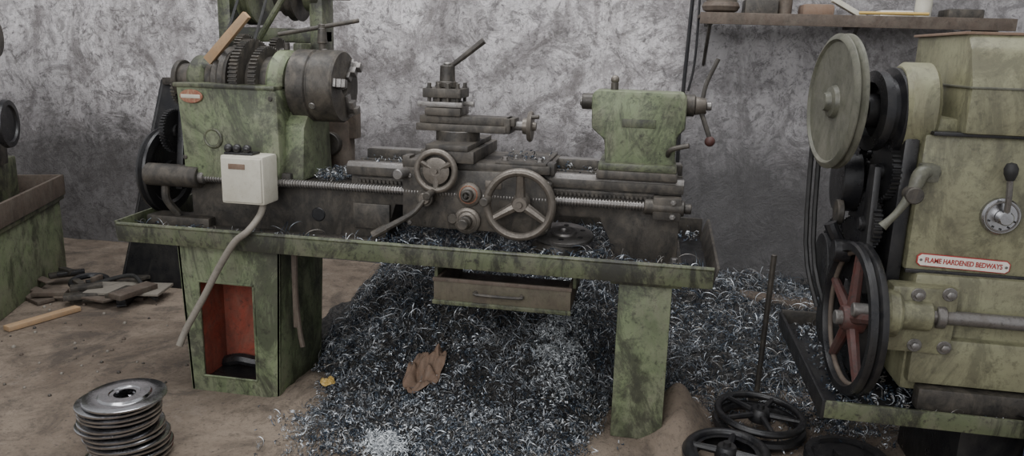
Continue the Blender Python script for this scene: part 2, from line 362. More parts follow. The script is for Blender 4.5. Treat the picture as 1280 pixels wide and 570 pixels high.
b.gear((-1.585,2.88,1.245),(1,0,0),.165,.035,64,'iron'); b.cyl((-1.61,2.88,1.245),(-1.47,2.88,1.245),.10,'iron',40)
b.gear((-1.52,2.88,1.245),(1,0,0),.14,.03,50,'iron')
b.cyl((-1.78,3.03,1.36),(-1.44,3.03,1.36),.018,'steel'); b.gear((-1.7,3.03,1.36),(1,0,0),.07,.03,30,'iron'); b.gear((-1.55,3.03,1.36),(1,0,0),.06,.03,26,'iron')
b.box(-1.80,-1.76,2.98,3.08,1.2,1.4,'green2',.01); b.box(-1.46,-1.42,2.98,3.08,1.2,1.4,'green2',.01)
b.out('cone_pulley_and_back_gears',LA)
b=B()
b.rev((-1.385,2.88,1.237),(1,0,0),[(0,0),(.132,0),(.14,.006),(.14,.075),(.134,.08),(.134,.085),(.14,.09),(.14,.182),(.134,.19),(.06,.19),(.03,.188),(.028,.12),(0,.12)],'iron',56)
for k in range(3):
    t=math.radians(50+120*k); d=Vector((0,math.cos(t),math.sin(t))); s_=Vector((0,-math.sin(t),math.cos(t)))
    c=Vector((-1.195,2.88,1.237))
    for r0,r1,hh_ in ((.035,.125,.012),(.06,.115,.03),(.085,.11,.045)):
        p=[]
        for x in (0,hh_):
            for rr,ww in ((r0,-.016),(r1,-.016),(r1,.016),(r0,.016)): p.append(c+Vector((x,0,0))+d*rr+s_*ww)
        b.hexa(p,'steel',.002)
for k in range(3):
    t=math.radians(90+120*k); d=Vector((0,math.cos(t),math.sin(t))); b.cyl(Vector((-1.28,2.88,1.237))+d*.136,Vector((-1.28,2.88,1.237))+d*.143,.014,'steel',16)
b.out('three_jaw_chuck',LA)
b=B(); b.cyl((-1.285,2.88,1.37),(-1.285,2.88,1.475),.014,'iron'); b.cyl((-1.285,2.88,1.40),(-1.285,2.88,1.46),.02,'iron',r2=.016)
b.cyl((-1.46,2.86,1.43),(-1.14,2.90,1.492),.0085,'iron'); b.out('chuck_key',LA)
b=B()
b.prism([(-.90,.96),(-.90,.76),(-.87,.735),(-.36,.735),(-.335,.76),(-.335,.93),(-.40,.965)],'XZ',2.70,2.755,'iron',.008)
b.box(-.89,-.345,2.715,3.07,.958,.99,'iron',.006); b.box(-.55,-.36,2.72,3.06,.985,1.0,'iron',.006)
b.box(-.82,-.62,2.67,3.10,.99,1.035,'iron',.005)
b.box(-.80,-.64,2.66,3.08,1.035,1.055,'iron',.004)
b.cyl((-.73,2.87,1.05),(-.73,2.87,1.092),.085,'iron',36)
b.cyl((-.885,2.72,.94),(-.90,2.64,.94),.02,'steel')
for x in (-.52,-.39): b.bolt((x,2.76,1.0),(0,0,1),.011,.012,'steel')
b.box(-.36,-.33,2.73,2.80,.955,1.0,'iron'); b.box(-.91,-.88,2.73,2.80,.955,1.0,'iron')
b.out('carriage_and_apron',LA)
b=B()
b.box(-.88,-.53,2.805,2.935,1.090,1.118,'iron',.004); b.box(-.87,-.50,2.82,2.92,1.118,1.148,'iron',.004)
b.cyl((-.53,2.87,1.118),(-.47,2.87,1.118),.018,'steel'); b.box(-.54,-.515,2.81,2.93,1.09,1.148,'iron',.006)
b.rev((-.475,2.87,1.118),(1,0,0),[(0,0),(.03,0),(.032,.018),(.055,.02),(.060,.028),(.055,.036),(.018,.038),(.015,.05),(0,.05)],'wheel',36)
b.cyl((-.44,2.84,1.155),(-.41,2.84,1.158),.008,'iron')
b.out('compound_rest',LA)
b=B()
cx,cy=-.775,2.87
b.box(cx-.07,cx+.07,cy-.07,cy+.07,1.148,1.178,'iron',.004); b.box(cx-.045,cx+.045,cy-.045,cy+.045,1.17,1.25,'iron',.003)
b.box(cx-.078,cx+.07,cy-.07,cy+.07,1.215,1.25,'iron',.004)
b.box(cx-.10,cx+.075,cy-.066,cy-.045,1.180,1.2,'steel',.002); b.box(cx+.03,cx+.10,cy+.02,cy+.04,1.18,1.2,'steel',.002)
for i in (-.055,-.018,.018,.055):
    for sgn in (-.057,.057): b.bolt((cx+i,cy+sgn,1.25),(0,0,1),.008,.018,'iron'); b.cyl((cx+i,cy+sgn,1.198),(cx+i,cy+sgn,1.22),.007,'iron',10)
b.cyl((cx,cy,1.25),(cx,cy,1.275),.035,'iron'); b.cyl((cx,cy,1.27),(cx,cy,1.335),.03,'iron',r2=.028); b.cyl((cx,cy,1.335),(cx,cy,1.345),.016,'steel')
b.tube([(cx+.005,cy,1.325),(cx+.07,cy,1.375),(cx+.14,cy,1.43)],lambda u:.009+.004*u,'iron')
b.out('tool_post',LA)
b=B()
b.wheel((-.437,2.615,.863),(0,-1,0),.132,.015,'wheel',3,.034,math.radians(90),.017,.02,hublen=.04,flat=1.3)
b.cyl((-.437,2.64,.863),(-.437,2.72,.863),.03,'iron')
b.cyl((-.545,2.60,.88),(-.55,2.53,.88),.013,'iron',r2=.016)
b.out('carriage_handwheel',LA)
b=B()
b.wheel((-.757,2.655,.960),(0,-1,0),.083,.012,'wheel',3,.026,math.radians(30),.013,.01,hublen=.03)
b.rev((-.757,2.665,.960),(0,-1,0),[(0,0),(.05,0),(.05,.01),(.03,.014),(0,.014)],'wheel',32)
b.cyl((-.757,2.66,.960),(-.757,2.72,.960),.024,'iron'); b.cyl((-.765,2.64,.886),(-.767,2.57,.880),.011,'iron',r2=.015)
b.out('cross_slide_handwheel',LA)
b=B()
def dial(x,z,r,m2='redp'):
    b.rev((x,2.70,z),(0,-1,0),[(0,0),(r,0),(r,.012),(r*.8,.018),(0,.018)],'wheel',32)
    b.tor((x,2.682,z),(0,-1,0),r*.72,r*.06,m2,32,6)
    b.cyl((x,2.69,z),(x,2.655,z),r*.45,'iron'); b.wheel((x,2.65,z),(0,-1,0),r*.5,r*.14,'iron',3,r*.18,0,.004)
dial(-.64,.875,.045,'badge'); dial(-.645,.775,.050,'wheel'); b.cyl((-.645,2.65,.775),(-.645,2.61,.775),.02,'iron')
b.cyl((-.80,2.70,.855),(-.80,2.655,.855),.032,'iron'); b.cyl((-.80,2.66,.855),(-.80,2.645,.855),.022,'wheel')
b.tube([(-.80,2.65,.85),(-.84,2.63,.80),(-.93,2.61,.745)],lambda u:.009+.004*u,'iron')
b.tube([(-.93,2.61,.745),(-.98,2.60,.715)],.016,'iron',10,3)
for p in ((-.88,.94),(-.36,.94),(-.88,.76),(-.36,.77)): b.cyl((p[0]+.01,2.70,p[1]-.01),(p[0]+.01,2.695,p[1]-.01),.008,'steel',12)
b.cyl((-.70,2.70,.78),(-.70,2.68,.78),.02,'iron'); b.box(-.58,-.52,2.695,2.70,.90,.93,'wheel',.001)
b.out('apron_controls',LA)
b=B()
b.prism([(-.21,1.13),(-.215,1.25),(-.20,1.268),(.115,1.268),(.125,1.25),(.125,1.14),(.10,1.115),(.095,1.0),(-.155,1.0),(-.16,1.09)],'XZ',2.79,2.95,'green',.014)
b.box(-.175,.105,2.75,3.02,.985,1.012,'green2',.005); b.box(-.18,.11,2.74,3.04,.955,.985,'iron',.005)
b.cyl((-.255,2.87,1.222),(-.21,2.87,1.222),.03,'iron'); b.cyl((-.262,2.87,1.222),(-.25,2.87,1.222),.018,'steel')
b.cyl((-.138,2.87,1.265),(-.138,2.87,1.295),.014,'iron'); b.sph((-.138,2.87,1.305),.016,'wheel')
b.cyl((.12,2.87,1.222),(.155,2.87,1.222),.04,'iron'); b.cyl((.155,2.87,1.222),(.195,2.87,1.222),.034,'wheel',r2=.028); b.cyl((.195,2.87,1.222),(.215,2.87,1.222),.016,'steel')
b.tube([(.18,2.87,1.23),(.19,2.88,1.30),(.225,2.89,1.39)],.008,'iron')
b.tube([(.18,2.87,1.20),(.195,2.85,1.16),(.215,2.84,1.11)],.009,'iron'); b.sph((.217,2.838,1.098),.019,'redd')
b.tube([(.18,2.88,1.22),(.19,2.97,1.20),(.20,3.0,1.19)],.008,'iron')
b.tube([(.07,2.80,1.04),(.08,2.76,1.07),(.14,2.74,1.09)],.009,'iron')
b.box(-.10,.02,2.785,2.79,1.14,1.17,'green2',.002)
b.out('tailstock',LA)
b=B()
b.box(-1.575,-1.40,2.585,2.70,.80,.985,'cream',.012); b.box(-1.567,-1.408,2.578,2.588,.81,.975,'cream',.006)
b.box(-1.535,-1.47,2.574,2.58,.935,.955,'rag',.001)
for x in (-1.55,-1.515,-1.475): b.cyl((x,2.62,.985),(x,2.62,1.0),.016,'black',16); b.sph((x,2.61,1.008),.017,'black')
b.box(-1.565,-1.45,2.60,2.66,.984,.994,'black',.003)
b.out('switch_box',LA)
b=B()
b.tube([(-1.425,2.63,.81),(-1.43,2.60,.76),(-1.45,2.545,.71),(-1.50,2.53,.665),(-1.57,2.53,.56),(-1.635,2.52,.44),(-1.70,2.50,.32),(-1.725,2.48,.25)],.013,'rubber',12,8)
b.out('conduit_hose',LA)
b=B(); b.tube([(-1.32,2.66,.64),(-1.325,2.66,.45),(-1.315,2.66,.30),(-1.30,2.655,.22)],.010,'rust',8,6); b.box(-1.335,-1.32,2.65,2.67,.3,.64,'rust',.002); b.out('hanging_strap',LA)
b=B()
b.box(-1.86,-1.80,3.1,3.22,.66,1.75,'green2',.01); b.box(-1.44,-1.38,3.1,3.22,.9,1.75,'green2',.01)
b.box(-1.86,-1.38,3.12,3.20,1.40,1.46,'green2',.01)
b.cyl((-1.92,3.16,1.60),(-1.28,3.16,1.60),.02,'steel')
b.rev((-1.74,3.16,1.60),(1,0,0),[(0,0),(.03,0),(.03,.01),(.12,.01),(.13,0),(.13,.01),(.12,.02),(.13,.03),(.12,.04),(.13,.05),(.13,.06),(.1,.06),(.03,.05),(0,.06)],'green2',48)
b.rev((-1.60,3.16,1.60),(1,0,0),[(0,0),(.07,0),(.062,.015),(.07,.03),(.09,.032),(.082,.05),(.09,.065),(.11,.067),(.1,.085),(.11,.1),(0,.1)],'iron',48)
b.cyl((-1.47,3.16,1.60),(-1.40,3.16,1.6),.07,'green2',32)
b.tube([(-1.66,2.95,1.30),(-1.57,2.95,1.44),(-1.46,2.95,1.60)],.013,'green2')
for x in (-1.70,-1.575): b.tube([(x,2.78,1.25),(x,3.03,1.62)],.006,'belt',6,2)
b.box(-1.42,-1.28,3.12,3.2,.70,1.08,'rust',.02); b.cyl((-1.36,3.08,.98),(-1.36,3.12,.98),.05,'iron'); b.box(-1.33,-1.25,3.13,3.19,1.0,1.12,'rust',.01)
b.out('countershaft_bracket',LA)
b=B()
fc=Vector((-.30,2.86,.70)); fa=Vector((.03,-.14,1))
b.rev(fc,fa,[(.018,0),(.112,0),(.115,.004),(.115,.014),(.108,.018),(.05,.018),(.047,.026),(.022,.026),(.018,.02),(.018,0)],'steel',48)
A=basis(fa)
for i in range(6):
    a=i*math.pi/3+.3; p=fc+A@Vector((.08*math.cos(a),.08*math.sin(a),.010)); b.cyl(p,p+A@Vector((0,0,.0095)),.012,'black',12)
b.rev((-.32,2.84,.642),(0,0,1),[(0,0),(.10,0),(.10,.03),(.09,.045),(0,.05)],'iron',40)
b.out('faceplate',LA)
b=B()
p0=Vector((-1.73,2.80,1.32)); p1=Vector((-1.555,2.80,1.50)); d=(p1-p0).normalized(); s_=Vector((d.z,0,-d.x))*.019; t=Vector((0,.012,0))
b.hexa([p0-s_-t,p0+s_-t,p0+s_+t,p0-s_+t,p1-s_*.8-t,p1+s_*.8-t,p1+s_*.8+t,p1-s_*.8+t],'wood',.002); b.out('wooden_stick')
b=B()
b.hexa([(-2.98,3.78,0),(-2.55,3.78,0),(-2.55,3.80,0),(-2.98,3.80,0),(-2.72,3.92,1.18),(-2.45,3.92,1.18),(-2.45,3.94,1.18),(-2.72,3.94,1.18)],'black',.005)
b.tube([(-2.96,3.785,.04),(-2.71,3.925,1.16)],.01,'black',8,2); b.box(-2.80,-2.5,3.83,3.86,.55,.6,'black',.004); b.box(-2.70,-2.44,3.90,3.95,1.15,1.19,'iron',.004)
b.out('sheet_metal_guard')

# ------------------------------------------------------------------ RIGHT LATHE
LB=empty('lathe.001',(1.2,2.6,0))
b=B()
b.box(.56,1.8,2.2,2.98,.375,.387,'black',.002); b.box(.56,1.8,2.19,2.203,.372,.425,'green2',.004)
b.box(.553,.565,2.19,2.99,.37,.43,'black',.003); b.box(.56,1.8,2.975,2.99,.375,.44,'iron',.003)
b.out('chip_tray',LB)
b=B(); b.box(1.0,1.7,2.34,2.84,0,.375,'black',.008); b.out('cabinet_leg',LB)
b=B()
b.box(.765,1.75,2.32,2.86,.805,1.205,'olive',.012)
b.box(.79,1.75,2.30,2.84,.44,.805,'olive',.02)
b.box(.80,1.75,2.27,2.32,.475,.62,'olive',.02); b.box(.83,1.75,2.25,2.30,.40,.47,'iron',.01)
b.prism([(2.28,1.212),(2.28,1.34),(2.33,1.44),(2.37,1.485),(2.79,1.485),(2.79,1.212)],'YZ',.85,1.75,'olive',.01)
b.box(.845,1.75,2.274,2.80,1.335,1.341,'olive2',.002); b.box(.78,1.75,2.30,2.80,1.203,1.214,'black',.002)
b.box(.84,1.75,2.36,2.80,1.480,1.488,'rag',.003)
b.box(.765,1.75,2.315,2.325,.80,.812,'black',.002)
b.cyl((.71,2.45,1.265),(.80,2.45,1.265),.135,'olive',48,bev=.012)
b.box(.72,.86,2.34,2.58,1.19,1.25,'olive',.02)
b.cyl((1.15,2.33,1.1),(1.15,2.315,1.1),.012,'iron')
b.out('headstock',LB)
b=B()
b.box(.72,.90,2.255,2.33,.575,.775,'olive',.014)
b.cyl((.70,2.262,.69),(.745,2.262,.69),.07,'olive',36,bev=.01); b.cyl((.745,2.262,.69),(.83,2.262,.69),.045,'olive',36)
b.cyl((.62,2.262,.69),(1.75,2.262,.687),.021,'steel',28); b.cyl((.845,2.262,.69),(.87,2.262,.69),.034,'steel')
for x,z in ((.79,.752),(.80,.60),(.872,.76),(.88,.60)):
    b.cyl((x,2.258,z),(x,2.252,z),.02,'steel'); b.bolt((x,2.254,z),(0,-1,0),.012,.014,'steel')
b.out('feed_shaft_bracket',LB)
b=B()
b.cyl((.99,2.33,.985),(.99,2.30,.985),.052,'chrome',40,bev=.005); b.tor((.99,2.30,.985),(0,-1,0),.042,.003,'steel',40,6); b.cyl((.99,2.30,.985),(.99,2.27,.985),.02,'chrome')
b.tube([(.99,2.28,.99),(.985,2.27,1.04),(.975,2.26,1.10)],lambda u:.008,'steel'); b.rev((.976,2.26,1.092),(-.08,0,1),[(0,0),(.01,.002),(.017,.02),(.018,.035),(.012,.048),(0,.052)],'belt',20)
for i in range(5):
    a=math.radians(200+35*i); b.cyl((.99+.035*math.cos(a),2.298,.985+.035*math.sin(a)),(.99+.035*math.cos(a),2.296,.985+.035*math.sin(a)),.003,'black',8)
b.out('gear_selector_lever',LB)
R=Matrix.Rotation(math.radians(1.5),4,'Y')
b=B(); b.M=Matrix.Translation((.915,2.312,.840))@R
b.prism([(-.125,-.010),(-.125,.010),(-.115,.019),(.115,.019),(.125,.010),(.125,-.010),(.115,-.019),(-.115,-.019)],'XZ',0,.006,'redp',.001)
b.prism([(-.1215,-.009),(-.1215,.009),(-.113,.0162),(.113,.0162),(.1215,.009),(.1215,-.009),(.113,-.0162),(-.113,-.0162)],'XZ',-.001,.002,'white',0)
for x in (-.114,.114): b.cyl((x,-.003,0),(x,0,0),.004,'steel',12)
b.M=Matrix.Identity(4); b.out('name_plate',LB)
cu=bpy.data.curves.new('plate_text','FONT'); cu.body='FLAME HARDENED BEDWAYS'; cu.size=.0205; cu.align_x='CENTER'; cu.align_y='CENTER'; cu.extrude=.0004; cu.offset=.0005; cu.space_character=1.0
cu.materials.append(M['redp']); to=bpy.data.objects.new('plate_text',cu); SC.objects.link(to)
to.parent=LB; to.matrix_parent_inverse=Matrix.Translation(LB.location).inverted()
to.matrix_basis=Matrix.Translation((.915,2.3100,.840))@R@Matrix.Rotation(math.pi/2,4,'X')@Matrix.Diagonal((.76,1,1,1))
ax=Vector((-math.cos(math.radians(8)),-math.sin(math.radians(8)),0))
b=B()
b.rev(Vector((.555,2.45,1.277)),ax,[(0,-.012),(.03,-.012),(.03,.006),(.185,.006),(.195,-.004),(.2,-.004),(.2,.004),(.188,.012),(.2,.020),(.2,.024),(.188,.032),(.183,.033),(.176,.025),(.05,.018),(.045,.03),(.03,.034),(.025,.05),(0,.05)],'olive2',64)
b.cyl((.54,2.44,1.277),(.75,2.45,1.265),.025,'iron')
b.out('drive_pulley',LB)
b=B()
b.rev(Vector((.76,2.46,1.255)),ax,[(0,0),(.13,0),(.13,.02),(.105,.03),(.105,.045),(.128,.05),(.128,.07),(.102,.075),(.102,.09),(.118,.095),(.118,.12),(.085,.125),(.08,.10),(.05,.10),(.05,.14),(0,.14)],'black',56)
b.out('spindle_collar',LB)
b=B()
b.prism([(2.34,.62),(2.34,1.2),(2.62,1.22),(2.78,1.0),(2.74,.62)],'YZ',.72,.762,'black',.01)
for (y,z,r,x) in ((2.42,1.08,.085,.70),(2.55,.98,.11,.69),(2.40,.92,.075,.67),(2.5,.82,.10,.66),(2.38,.77,.06,.69),(2.62,.80,.09,.64),(2.66,1.1,.10,.66)):
    b.gear((x,y,z),ax,r,.025,int(r*380),'black'); b.cyl((x-.03,y,z),(x+.06,y,z),.02,'black')
b.prism([(2.33,.72),(2.36,1.1),(2.42,1.1),(2.45,.72)],'YZ',.655,.675,'black',.005)
b.tube([(.66,2.5,.78),(.60,2.48,.86),(.58,2.48,.9)],.02,'black')
b.cyl((.60,2.52,.93),(.62,2.52,.93),.04,'iron'); b.cyl((.59,2.45,.82),(.64,2.45,.82),.035,'black')
b.box(.68,.76,2.4,2.75,.42,.65,'black',.02); b.cyl((.62,2.6,.55),(.72,2.6,.55),.09,'black',40)
b.cyl((.60,2.64,.72),(.66,2.64,.72),.11,'black',44); b.cyl((.61,2.60,1.02),(.67,2.60,1.02),.10,'black',44)
b.out('gear_train',LB)
b=B()
b.tube([(.80,2.29,1.10),(.755,2.27,1.10),(.735,2.26,1.05),(.70,2.25,.99),(.665,2.25,.945)],lambda u:.016+.006*math.sin(u*6),'olive2',12,6)
b.box(.755,.80,2.26,2.32,1.075,1.125,'olive2',.01); b.cyl((.735,2.235,1.04),(.735,2.28,1.04),.024,'iron')
b.out('banjo_lever',LB)
b=B()
ax2=Vector((-math.cos(math.radians(4)),-math.sin(math.radians(4)),0))
c=Vector((.645,2.33,.642))
b.rev(c-ax2*.02,ax2,[(.205,0),(.228,0),(.232,.006),(.232,.018),(.222,.024),(.232,.030),(.232,.042),(.226,.048),(.205,.048),(.200,.024),(.205,0)],'black',64)
b.wheel(c+ax2*.005,ax2,.207,.008,'rust',5,.045,.3,.017,hublen=.06,matsp='redd')
b.cyl(c+Vector((.08,0,0)),c,.03,'iron')
b.cyl(c+ax2*.03,c+ax2*.055,.022,'steel')
b.out('lower_belt_pulley',LB)
b=B()
for dx in (-.012,.012):
    b.tube([(.54+dx,2.65,1.27),(.555+dx,2.62,.80),(.60+dx,2.55,.60)],.008,'belt',6,4)
b.out('v_belts',LB)

# ------------------------------------------------------------------ LEFT BACKGROUND MACHINE
LC=empty('lathe.002',(-3.5,3.5,0))
b=B()
u=Vector((-.40,.95,0)).normalized(); w=Vector((-u.y,u.x,0))
o0=Vector((-3.08,2.98,0))
def ob(l0,l1,d0,d1,z0,z1,mat,bev=.008):
    p=[]
    for z in (z0,z1):
        for l,d in ((l0,d0),(l1,d0),(l1,d1),(l0,d1)): p.append(o0+u*l+w*d+Vector((0,0,z)))
    b.hexa(p,mat,bev)
ob(-.2,1.08,0,.6,0,.43,'green'); ob(-.22,1.1,-.02,.62,.43,.46,'green2')
b.out('cabinet_leg',LC)
b=B(); ob(-.22,1.1,-.03,-.01,.46,.58,'rust',.004); ob(1.08,1.1,-.03,.62,.46,.58,'rust',.004); ob(-.2,1.08,0,.6,.46,.475,'iron',.002); b.out('chip_tray',LC)
b=B(); ob(.3,.95,.16,.5,.475,.72,'green2',.02); ob(.2,.75,.12,.45,.70,.85,'iron',.02)
b.rev(o0+u*.45+w*.02+Vector((0,0,.95)),-w,[(0,0),(.03,0),(.03,.02),(.09,.02),(.095,.01),(.12,.01),(.125,.02),(.12,.04),(.095,.04),(.09,.03),(0,.03)],'black',40)
b.cyl(o0+u*.45+w*.02+Vector((0,0,.95)),o0+u*.45+w*.4+Vector((0,0,.95)),.06,'iron')
b.cyl(o0+u*.45+w*.0+Vector((0,0,1.38)),o0+u*.45+w*.5+Vector((0,0,1.38)),.10,'iron')
ob(.35,.6,.15,.4,.8,1.45,'green2',.02)
b.out('headstock',LC)

# ------------------------------------------------------------------ swarf heap
def ss(t): t=max(0,min(1,t)); return t*t*(3-2*t)
def lerp(xs,ys,x): return float(np.interp(x,xs,ys))
def front(x,y):
    return lerp([-1.5,-1.38,-1.25,-1.1,-.8,-.5,-.2,-.08,.1,.3,.7,1.2],[3.1,2.85,2.50,2.32,2.24,2.20,2.40,2.78,3.00,2.90,2.85,2.95],x)+.10*noise.noise(Vector((x*4,y*4,1)))+.05*noise.noise(Vector((x*12,y*12,4)))
def hh(x,y):
    yf=front(x,y)
    H=lerp([-1.6,-1.35,-1.1,-.6,-.1,.15,.5,1.2],[.0,.30,.44,.44,.36,.14,.13,.10],x)
    t=y-yf
    h=.018*ss(t/.25)+H*ss(t/1.5)
    h+= (.055*noise.noise(Vector((x*4,y*4,0)))+.032*noise.noise(Vector((x*12,y*12,5)))+.018*noise.noise(Vector((x*28,y*28,2))))*ss(t/.3)
    return h-.010
heap=grid('x',-1.6,1.3,2.1,4.56,170,150,hh,'heap').out('metal_shavings_heap',ang=180)
def curls(name,pts,par=None,scale=1.):
    V=[];F=[];off=0
    for (x,y,z,nrm) in pts:
        typ=random.random()+nrm
        if typ<.60: k=random.randint(3,6);r=random.uniform(.0025,.006);turn=random.uniform(.25,.8);pit=random.uniform(.002,.007);w=random.uniform(.0025,.0055)
        elif typ<.86: k=random.randint(8,12);r=random.uniform(.004,.010);turn=random.uniform(.8,2.6);pit=random.uniform(.003,.009);w=random.uniform(.0018,.004)
        elif typ<1.10: k=random.randint(8,12);r=random.uniform(.010,.022);turn=random.uniform(.3,1.2);pit=random.uniform(.0,.02);w=random.uniform(.0012,.0026)
        else: k=14;r=random.uniform(.02,.045);turn=random.uniform(.3,.9);pit=random.uniform(.0,.03);w=random.uniform(.0015,.0026)
        r*=scale
        t=np.linspace(0,turn*2*np.pi,k)
        P=np.stack([r*np.cos(t),r*np.sin(t),pit*t/(2*np.pi)*2],1); P-=P.mean(0)
        Q=P+np.array([0,0,w])+np.stack([np.cos(t),np.sin(t),0*t],1)*w*.4
        A=np.random.normal(size=(3,3)); Qm,_=np.linalg.qr(A)
        P=P@Qm;Q=Q@Qm
        zmin=min(P[:,2].min(),Q[:,2].min())
        lift=-zmin*random.uniform(.3,.9)
        c=np.array([x,y,z+lift+random.uniform(0,.008)])
        arr=np.empty((2*k,3)); arr[0::2]=P+c; arr[1::2]=Q+c
        V.append(arr)
        i=np.arange(k-1)*2+off
        F.append(np.stack([i,i+1,i+3,i+2],1)); off+=2*k
    V=np.concatenate(V);F=np.concatenate(F)
    me=bpy.data.meshes.new(name); me.from_pydata(V.tolist(),[],F.tolist()); me.materials.append(M['swarf'])
    me.polygons.foreach_set('use_smooth',[True]*len(me.polygons)); me.update()
    o=bpy.data.objects.new(name,me);SC.objects.link(o)
    if par: o.parent=par;o.matrix_parent_inverse=Matrix.Translation(par.location).inverted()
    return o
pts=[]
while len(pts)<42000:
    x=random.uniform(-1.45,1.25); y=2.06+2.44*random.random()**1.5
    t=y-front(x,y)
    if x>.15 and random.random()<.35: continue
    if t<0 and random.random()>.6*math.exp(t/.10): continue
    if -.09<x<.14 and 2.6<y<2.97: continue
    if x<-1.36 and 2.55<y<3.05: continue
    pts.append((x,y,max(hh(x,y),0),.34*ss((y-2.6)/.6)))
curls('loose_curls',pts,heap)
pts=[]
while len(pts)<2800:
    x=random.uniform(-2.0,.22); y=random.uniform(2.6,3.2)
    if x<-1.0 and random.random()<.6: continue
    if (x<-1.0 or x>-.1) and 2.70<y<3.12: continue
    if (x+.30)**2+(y-2.85)**2<.125**2: continue
    pts.append((x,y,.642+(.03*random.random() if y>2.66 else 0),.2))
for i in range(350): pts.append((random.uniform(-1.30,-1.16),random.uniform(2.78,3.0),.875+.01*random.random(),0))
for i in range(300): pts.append((random.uniform(-1.1,.1),random.uniform(2.8,3.0),.955,-.3))
for i in range(50): pts.append((random.uniform(-.55,-.37),random.uniform(2.75,3.0),1.0,-.5))
curls('tray_shavings',pts,LA)
pts=[(random.uniform(.6,1.7),random.uniform(2.22,2.95),.39,0) for i in range(2200)]
curls('tray_shavings',pts,LB)

b=B(); n=13
for i in range(n):
    z=i*.0182; dx=random.uniform(-.010,.010)+.018*math.sin(i*.55); dy=random.uniform(-.008,.008)
    r=.131
    b.rev((-1.69+dx,2.10+dy,z),(random.uniform(-.02,.02),random.uniform(-.02,.02),1),[(.035,0),(r-.004,0),(r,.002),(r,.008),(r-.004,.010),(.085,.011),(.08,.018),(.05,.018),(.047,.014),(.035,.013),(.035,0)],'chrome',64)
b.out('stack_of_steel_flanges')
b=B(); b.wheel((.49,2.80,.075),(0.04,-.03,1),.17,.014,'black',5,.04,.2,.012,hublen=.05); b.tor((.49,2.80,.03),(0.04,-.03,1),.155,.02,'black',48,8); b.out('flat_belt_wheel')
b=B(); b.wheel((.345,2.52,.05),(-.04,-.04,1),.15,.018,'black',4,.04,.5,.014,hublen=.05); b.rev((.345,2.52,.02),(-.04,-.04,1),[(.10,.0),(.15,0),(.152,.03),(.10,.03)],'black',48); b.out('flat_belt_wheel.001')
b=B(); b.rev((.77,2.62,.0),(0,0,1),[(0,0),(.14,0),(.145,.01),(.13,.02),(.145,.03),(.14,.04),(.12,.04),(.11,.03),(.05,.03),(.05,.055),(0,.055)],'black',56); b.out('grooved_pulley')
b=B(); b.cyl((.506,3.02,.0),(.515,3.02,.65),.011,'iron'); b.cyl((.506,3.02,0),(.507,3.02,.05),.03,'iron'); b.out('steel_rod')
gb=grid('m',.0,.34,2.45,3.1,24,40,lambda x,y:.17*math.exp(-((x-.18)**2/.008+(y-2.78)**2/.04))+.016*noise.noise(Vector((x*12,y*12,0)))-.010,'floor'); gb.out('dirt_mound',ang=180)
gb=grid('m',-1.50,-1.0,2.35,3.0,40,50,lambda x,y:.06*math.exp(-((x+1.3)**2/.012+(y-2.72)**2/.05))+.010*noise.noise(Vector((x*14,y*14,0)))-.009,'floor'); gb.out('dirt_mound.001',ang=180)
def cloth(name,c,sx,sy,h,mat,seed):
    g=grid('c',-1,1,-1,1,34,34,lambda x,y:0,mat)
    vs=[]
    for (x,y,z) in g.v:
        rr=math.hypot(x,y)+1e-6; sc=max(abs(x),abs(y))/rr*(1+.12*noise.noise(Vector((x/rr*1.5+seed,y/rr*1.5,0))))
        x*=sc;y*=sc
        n1=noise.noise(Vector((x*1.3+seed,y*1.3,0)));n2=noise.noise(Vector((x*3+2*n1,y*3+seed,2))); n3=abs(noise.noise(Vector((x*2.2+seed,y*2.2+n1,6))))
        X=c[0]+sx*(x+.12*n2);Yy=c[1]+sy*(y+.12*n1); Z=max(hh(X,Yy),0)+.018+h*(.5+.7*n1+.35*n2+1.0*n3)*(1-.6*(x*x+y*y))
        vs.append((X,Yy,max(Z,.004)))
    g.v=vs; return g.out(name,ang=180)
cloth('brown_rag',(-.82,2.74,0),.078,.115,.06,'rag',5)
cloth('yellow_wrapper',(-1.22,2.70,0),.032,.022,.012,'yellow',8)
for nm,(cx,cy,n,sx) in (('aluminium_shavings',(-.84,2.33,600,.038)),('aluminium_shavings.001',(-.31,3.05,1100,.05))):
    pts=[(random.gauss(cx,sx),random.gauss(cy,sx*(1 if sx<.04 else 3)),0,.1) for _ in range(n)]
    pts=[(x,y,max(hh(x,y),0)+random.random()*.03,.1) for x,y,_,_ in pts]
    o=curls(nm,pts,None,.9); o.data.materials[0]=M['fluff']
b=B()
for i in range(34):
    x=random.uniform(-3.30,-2.62);y=random.uniform(3.40,3.72);a=random.uniform(0,3)
    b.M=Matrix.Translation((x,y,0.002*i))@Matrix.Rotation(a,4,'Z')@Matrix.Rotation(random.uniform(-.1,.1),4,'X')
    s=random.uniform(.03,.13); b.box(-s,s,-s*.35,s*.35,0,random.uniform(.008,.03),random.choice(['iron','black','rust','iron']),.004)
b.M=Matrix.Translation((-2.75,3.55,.05))@Matrix.Rotation(.2,4,'Z'); b.box(-.2,.2,-.1,.1,0,.015,'rubber',.003); b.M=Matrix.Identity(4)
b.tube([(-3.0,3.6,.05),(-2.8,3.65,.1),(-2.65,3.55,.05),(-2.55,3.5,.03)],.012,'belt')
b.tor((-3.05,3.62,.05),(.1,-.1,1),.09,.018,'black',32,8)
b.out('scrap_metal_pile')
b=B(); b.M=Matrix.Translation((-2.93,3.14,.015))@Matrix.Rotation(math.radians(72),4,'Z'); b.box(-.18,.18,-.025,.025,-.012,.012,'wood',.003); b.M=Matrix.Identity(4); b.out('wood_scrap')
b=B()
